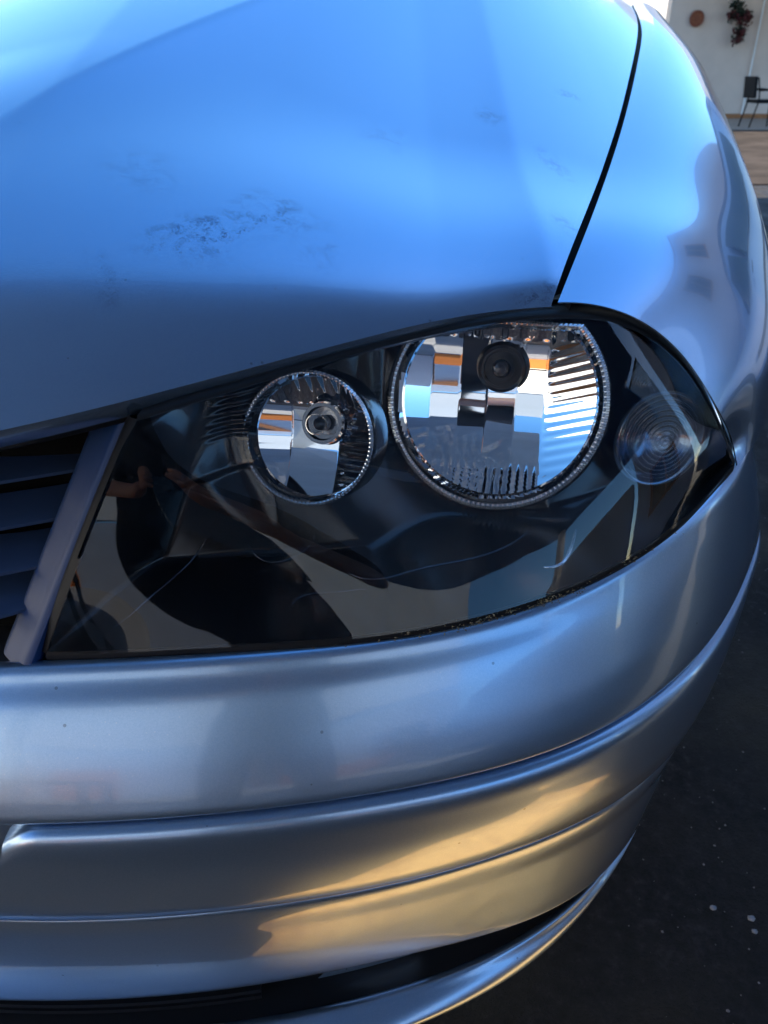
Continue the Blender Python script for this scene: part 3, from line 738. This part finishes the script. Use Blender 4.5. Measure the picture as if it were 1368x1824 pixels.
solid('door', [((-2.4, -7.985, 1.05), (1.1, .04, 2.1))], M['orange'], ph); solid('plinth', [((2.0, -7.985, .4), (2.2, .04, .8))], M['orange'], ph)
solid('upper_wall', [((-1.5, -8.15, 4.4), (13, .3, 2.5))], M['white'], ph)
solid('courtyard', [((.1, -5.2, -.002), (9.2, 5.6, .012))], M['court'], kind='structure')
tb = empty('porch_table', (-1.6, -2.6, 0)); tag(tb, 'dark wooden table on the porch behind the photographer', 'table')
solid('table_top', [((-1.6, -2.6, .75), (1.5, .8, .04))], M['darkwood'], tb)
for sx in (-1, 1):
    for sy in (-1, 1): solid('leg', [((-1.6+sx*.68, -2.6+sy*.33, .368), (.06, .06, .72))], M['darkwood'], tb)
eh = empty('sun_strip_block', (7.5, -4, 0)); tag(eh, 'unseen grey block added to narrow the sun strip, right behind the photographer', 'block')  # unseen block added so only a narrow strip of sun gets through
yb = YS-.27+XC*math.tan(R(90-SUN_AZ))
solid('wall', [(((XC+11)/2, (yb-1.2)/2, 2.4), (11-XC, yb+1.2, 4.8))], M['grey_wall'], eh)
solid('roof', [(((XC+11)/2, (yb-1.2)/2, 4.86), (11-XC, yb+1.2, .12))], M['darkwood'], eh)
window(eh, (XC-.02, -.2, 1.4), 1.0, 1.1, 'x')
gw = solid('sky_screen_wall', [((5.0, -4.7, 1.1), (.2, 6.6, 2.2))], M['grey_wall']); tag(gw, 'unseen low grey wall added to screen bright sky from the bumper', 'wall')  # unseen wall added to hide bright sky from the bumper's reflection
# boundary wall on the left with a hedge over it

bwl = solid('boundary_wall', [((-4.7, 1.0, 1.3), (.25, 18, 2.6))], M['white']); solid('plinth', [((-4.565, -5.0, .35), (.02, 5.8, .7))], M['orange'], bwl); tag(bwl, 'long white boundary wall to the left of the car, hedge behind it', 'wall')
hv, hf = [], []
for i in range(5200):
    c = np.array([-5.5+random.gauss(0, .25), random.uniform(-4, 10), random.uniform(.2, 3.2)+random.gauss(0, .12)]); a = np.random.randn(3); a /= np.linalg.norm(a); b = np.cross(a, np.random.randn(3)); b /= np.linalg.norm(b)
    k = len(hv); s = .07; hv += [c-a*s, c+b*s*.5, c+a*s, c-b*s*.5]; hf.append((k, k+1, k+2, k+3))
h = build('hedge', hv, hf, M['hedge'], None, False); tag(h, 'green clipped hedge growing behind the white boundary wall', 'hedge'); h['kind'] = 'stuff'

# parked van beside the car, mirrored in the wing
van = empty('parked_van', (3.35, 2.9, 0)); tag(van, 'blue van parked to the right of the car, mirrored in its wing', 'van')
M['vanpaint'] = mat('van_paint', (.20, .29, .48), .3, .3, coat=.8)
vp = [(.95, .35), (.95, .75), (1.15, .98), (1.75, 1.1), (2.3, 1.75), (2.6, 1.86), (4.9, 1.9), (5.1, 1.75), (5.15, .4)]
V = []; n = len(vp)
for xx, ins in ((2.55, .06), (2.47, .0), (4.15, .0), (4.07, .06)):
    cy, cz = 3.0, 1.1
    for (y, z) in vp: V.append((xx if z < 1.2 else xx+(.12 if xx < 3.5 else -.12)*(z-1.1)/.8, cy+(y-cy)*(1-ins*.5), cz+(z-cz)*(1-ins)))
F = [tuple(range(n))[::-1]]+gridf(n, 4, True, flip=True)+[tuple(3*n+i for i in range(n))]
build('body', V, [f[::-1] for f in F], M['vanpaint'], van, True, sharp=30)
for y0, y1 in ((2.35, 3.2), (3.3, 4.5)):
    V = [(2.485, y0+(.0 if y0 > 3 else -.25), 1.16), (2.485, y1, 1.16), (2.552, y1-.05, 1.68), (2.552, y0+.08, 1.68)]
    V = V+[(x+.02, y, z) for x, y, z in V]
    wn = build('window', V, [(0, 3, 2, 1), (4, 5, 6, 7), (0, 1, 5, 4), (1, 2, 6, 5), (2, 3, 7, 6), (3, 0, 4, 7)], M['pane'], van, False)
for y in (1.55, 4.4):
    wh = build('wheel', *lathe((2.43, y, .31), (1, 0, 0), [(0, .02), (.16, .03), (.19, .0), (.2, -.0), (.28, -.0), (.31, .03), (.31, .17), (.28, .2)], 40), M['tyre'], van)
    build('rim', *lathe((2.42, y, .31), (1, 0, 0), [(0, -.005), (.05, .0), (.15, .02), (.185, .002), (.19, .02)], 32), M['alloy'], wh)
solid('side_mirror', [((2.36, 2.15, 1.2), (.16, .1, .2))], M['black'], van)
solid('door_handle', [((2.455, 3.15, 1.02), (.03, .16, .03))], M['black'], van)
solid('side_trim', [((2.46, 3.0, .62), (.02, 2.0, .09))], M['black'], van)

# far house with its porch wall
fh = empty('far_house', (9, 20, 0)); tag(fh, 'cream house wall across the yard, behind the black chair', 'house')
solid('wall', [((11.2, 20.2, 2.5), (9.9, .3, 5.0))], M['plaster'], fh)
solid('baseboard', [((11.2, 20.035, .06), (9.9, .03, .10))], M['wood'], fh)
wing = box((5.6, 23.2, 3.5), (5.0, 1.0, 7.0), .55)
build('sunny_wing', *wing, M['white'], fh, False)
# porch roof keeps that wall in the shade
solid('porch_roof', [((11.2, 18.2, 3.2), (9.8, 3.6, .15))], M['white'], fh)
solid('porch_side', [((16.2, 18.2, 1.56), (.2, 3.6, 3.1))], M['plaster'], fh)
solid('downpipe', [((8.23, 20.0, 1.6), (.03, .03, 3.0))], M['white'], fh)
c = at_y(1241, 33, 20.0)
pl = empty('wall_plaque', tuple(c)); tag(pl, 'round terracotta plaque hanging on the cream wall across the yard', 'plaque')
M['terra'] = mat('terracotta', (.20, .055, .025), .7)
build('disc', *lathe(c, (0, -1, 0), [(0, .03), (.05, .03), (.07, .022), (.11, .03), (.135, .045), (.155, .03), (.158, 0)], 40), M['terra'], pl)
for i in range(8):
    q = i*math.pi/4; build('boss', *lathe(c+np.array([.085*math.cos(q), 0, .085*math.sin(q)]), (0, -1, 0), [(0, .045), (.012, .04), (.018, .02)], 10), M['wood'], pl)
# dried flower garland
gl_ = empty('flower_garland', tuple(at_y(1318, 30, 19.9))); tag(gl_, 'dark red and green flower garland hanging on the cream wall above the chair', 'garland')
M['petal'] = rough_mat('dark_red_petal', (.07, .007, .008), .7, 30, .4); M['leaf2'] = rough_mat('dark_leaf', (.012, .022, .012), .7, 30, .4)
def clump(cs, s, m, name, per=46):
    V, F = [], []
    for c in cs:
        for _ in range(per):
            p = c+np.random.randn(3)*np.array([.055, .03, .055]); a = np.random.randn(3); a /= np.linalg.norm(a); b = np.cross(a, np.random.randn(3)); b /= np.linalg.norm(b)
            k = len(V); V += [p-a*s, p-a*s*.2+b*s*.5, p+a*s, p-a*s*.2-b*s*.5]; F.append((k, k+1, k+2, k+3))
    return build(name, V, F, m, gl_, False)
clump([at_y(x, y, 19.88) for x, y in ((1308, 8), (1318, 14), (1322, 28), (1312, 22), (1318, 52), (1316, 66), (1328, 30), (1306, 27))], .05, M['leaf2'], 'leaves')
clump([at_y(x, y, 19.83) for x, y in ((1303, 28), (1316, 36), (1332, 28), (1330, 36), (1322, 58), (1312, 72), (1315, 60))], .05, M['petal'], 'petals', 30)
v, f = tube([at_y(1316, -5, 19.95), at_y(1318, 30, 19.93), at_y(1315, 76, 19.93)], .012, 8); build('cord', v, f, M['darkwood'], gl_)
# chair
ch = empty('porch_chair', (7.4, 16.6, 0)); tag(ch, 'black armchair with slim metal legs standing in front of the cream wall', 'chair')
cb = at_y(1330, 229, 16.6); X0 = at_z(1329, 230, .015)[0]; Y0 = 16.6
def rod(pts, r=.014, name='leg', m='chair'):
    v, f = tube(pts, r, 8); return build(name, v, f, M[m], ch)
X0 = 7.02
for y in (Y0, Y0+.5):
    rod([(X0, y, .015), (X0+.045, y, .25), (X0+.09, y, .47), (X0+.055, y, .66), (X0-.0, y, .86)])
    rod([(X0+.56, y, .015), (X0+.53, y, .3), (X0+.5, y, .64)]); rod([(X0+.05, y, .65), (X0+.3, y, .66), (X0+.54, y, .64)], .02, 'armrest')
solid('seat', [((X0+.31, Y0+.25, .46), (.50, .52, .06))], M['chair'], ch)
bk_ = np.array([[[X0+.03-.045*(z-.5)/.36+.0, y, z] for y in np.linspace(Y0+.0, Y0+.5, 8)] for z in np.linspace(.52, .88, 8)])
sheet('backrest', bk_, M['chair'], ch, .05)
# small stones on the driveway
M['stone'] = rough_mat('pale_stone', (.27, .26, .27), .8, 50, .3)
def pebble(px_, py_, r, lab):
    c = at_z(px_, py_, .004); V, F = [], []
    for i in range(7):
        a = math.pi*i/6
        for j in range(9):
            q = 2*math.pi*j/9; rr = r*(1+.18*math.sin(3.1*i+1.7*j+px_)); V.append(c+np.array([rr*math.sin(a)*math.cos(q)*1.25, rr*math.sin(a)*math.sin(q), r*.55*(math.cos(a)+.7)]))
    o = build('pebble', V, gridf(9, 7, True, flip=True), M['stone']); tag(o, lab, 'pebble', 'pebbles on the driveway')
pebble(1270, 1618, .0036, 'bluish pebble alone on the dark driveway beside the lower bumper')
pebble(1338, 1637, .0040, 'upper pale pebble of the close pair on the dark driveway')
pebble(1344, 1660, .0032, 'lower brownish pebble of the close pair on the dark driveway')

# ------------------------------------------------------------------ the photographer, mirrored in the lamp
M['shirt'] = rough_mat('black_cloth', (.012, .012, .016), .9, 60, .2)
M['trouser'] = rough_mat('dark_denim', (.02, .025, .045), .9, 60, .2)
M['skin'] = mat('skin', (.50, .24, .16), .5); M['hair'] = rough_mat('dark_hair', (.012, .009, .007), .7, 60, .3)
def skin_body(name, verts, edges, radii, m, parent, levels=2, root=0):
    me = bpy.data.meshes.new(name); V = np.array(verts, float); c = V.mean(0)
    me.from_pydata((V-c).tolist(), edges, []); o = bpy.data.objects.new(name, me); col.objects.link(o)
    md = o.modifiers.new('skin', 'SKIN')
    if not me.skin_vertices: 
        bpy.context.view_layer.objects.active = o
    sv = me.skin_vertices[0].data
    for k, r in enumerate(radii):
        sv[k].radius = (r, r) if not isinstance(r, tuple) else r
        sv[k].use_root = (k == root)
    md.use_smooth_shade = True
    sb = o.modifiers.new('sub', 'SUBSURF'); sb.levels = sb.render_levels = levels
    me.materials.append(m)
    if parent is not None: o.parent = parent; o.location = Vector(c)-WL[parent.name]
    WL[o.name] = Vector(c); return o
pp = empty('person', (0.0, -.62, 0)); tag(pp, 'person in black shirt leaning forward and holding up a phone, mirrored in the lamp', 'person')
bv = [(0, -.66, .92), (0, -.60, 1.06), (.0, -.52, 1.22), (.0, -.44, 1.36), (-.01, -.39, 1.45), (-.01, -.36, 1.53),
      (-.10, -.67, .88), (-.12, -.62, .50), (-.14, -.70, .10), (.10, -.67, .88), (.13, -.56, .50), (.14, -.60, .10),
      (-.18, -.45, 1.35), (-.25, -.36, 1.12), (.18, -.45, 1.35), (.26, -.36, 1.12)]
be = [(0, 1), (1, 2), (2, 3), (3, 4), (4, 5), (0, 6), (6, 7), (7, 8), (0, 9), (9, 10), (10, 11), (3, 12), (12, 13), (3, 14), (14, 15)]
br = [.14, .13, .155, .12, .055, .05, .095, .068, .05, .095, .068, .05, .075, .05, .075, .05]
skin_body('shirt', bv, be, br, M['shirt'], pp)
for s_ in (-1, 1):
    el_ = np.array((s_*.255, -.36, 1.12)); wr = np.array((s_*.075, -.085, .965 if s_ < 0 else .985))
    k = 0; vv = [el_, el_+(wr-el_)*.5, wr]; ee = [(0, 1), (1, 2)]; rr = [.044, .036, .026]
    pal = wr+np.array((-s_*.012, .045, .015)); vv += [pal]; ee += [(2, 3)]; rr += [(.032, .016)]
    skin_body('forearm', vv, ee, rr, M['skin'], pp)
    for q in range(4):
        b0 = pal+np.array((s_*.004, .008, .024-.016*q)); L_ = (.036, .04, .037, .03)[q]
        skin_body('finger', [b0, b0+np.array((-s_*.002, L_*.8, .002)), b0+np.array((-s_*L_*.55, L_*1.0, .004)), b0+np.array((-s_*L_*1.0, L_*.72, .004))], [(0, 1), (1, 2), (2, 3)], [.0095, .0088, .0082, .0070], M['skin'], pp)
    b0 = pal+np.array((-s_*.002, -.012, .01)); skin_body('thumb', [b0, b0+np.array((-s_*.018, .012, .016)), b0+np.array((-s_*.034, .018, .018))], [(0, 1), (1, 2)], [.012, .010, .0085], M['skin'], pp)
    solid('shoe', [((s_*.14, -.66 if s_ < 0 else -.56, .045), (.09, .27, .085))], M['rubber'], pp)
hd = np.array((-.01, -.33, 1.62)); V = []
for i in range(25):
    a = math.pi*i/24
    for j in range(32):
        q = 2*math.pi*j/32; x, y, z = math.sin(a)*math.cos(q), math.sin(a)*math.sin(q), math.cos(a)
        f_ = 1.0-.16*max(0, -z)**1.5
        nz = .018*math.exp(-((x/.16)**2+((z+.12)/.22)**2)) if y > 0 else 0
        ey_ = -.006*sum(math.exp(-(((x-e)/.16)**2+((z-.06)/.1)**2)) for e in (-.42, .42)) if y > 0 else 0
        V.append(hd+np.array((.076*x*f_, .096*y*f_+nz+ey_, .118*z)))
head_ = build('head', V, gridf(32, 25, True, flip=True), M['skin'], pp)
V = []
for i in range(14):
    a = math.pi*.62*i/13
    for j in range(32):
        q = 2*math.pi*j/32; x, y, z = math.sin(a)*math.cos(q), math.sin(a)*math.sin(q), math.cos(a)
        lift = -.045*max(0, y)*(i/13); V.append(hd+np.array((.084*x, .102*y-.012+lift, .125*z+.006)))
build('hair', V, gridf(32, 14, True, flip=True), M['hair'], head_)
for s_ in (-1, 1):
    build('ear', *lathe(hd+np.array((s_*.074, -.005, -.005)), (s_, 0, 0), [(.022, 0), (.024, .008), (.014, .012), (0, .008)], 16), M['skin'], head_)
    build('eye', *lathe(hd+np.array((s_*.032, .085, .008)), (0, 1, 0), [(.012, 0), (.009, .006), (0, .009)], 12), M['white'], head_)
build('mouth', *box(hd+np.array((0, .083, -.062)), (.045, .008, .010)), M['terra'], head_)
# the phone whose camera took the picture
phn = empty('phone', (0.0, -.03, .955)); tag(phn, 'black smartphone held up by the photographer, mirrored in the lamp', 'phone')
c = np.array((-.0, -.020, .925)); V, F = box(c, (.074, .008, .158)); build('case', V, F, M['bezel'], phn, False)
build('screen', *box(c+np.array((0, -.0055, 0)), (.068, .002, .150)), M['pane'], phn, False)
build('camera_bump', *lathe(c+np.array((0.0, .004, .045)), (0, 1, 0), [(.011, 0), (.011, .003), (.009, .004), (.0, .0035)], 24), M['black'], phn)

# loose grit on the driveway beside the bumper
gv, gf = [], []
for _ in range(2600):
    x = random.uniform(.28, 2.2); y = random.uniform(.45, 2.4); r = abs(random.gauss(.0012, .0009))+.0005; k = len(gv); q0 = random.random()*6
    for q in range(5): gv.append((x+r*math.cos(q0+q*1.257)*random.uniform(.7, 1.2), y+r*math.sin(q0+q*1.257)*random.uniform(.7, 1.2), -.009))
    gv.append((x, y, -.008+r*random.uniform(.5, 1.0))); gf += [(k+q, k+(q+1) % 5, k+5) for q in range(5)]
go = build('gravel', gv, gf, M['stone2'] if 'stone2' in M else M.setdefault('stone2', rough_mat('grey_grit', (.20, .185, .20), .85, 300, .6)), None, False, kind='stuff')
go['label'] = 'fine grey grit scattered over the dark driveway beside the bumper'; go['category'] = 'gravel'
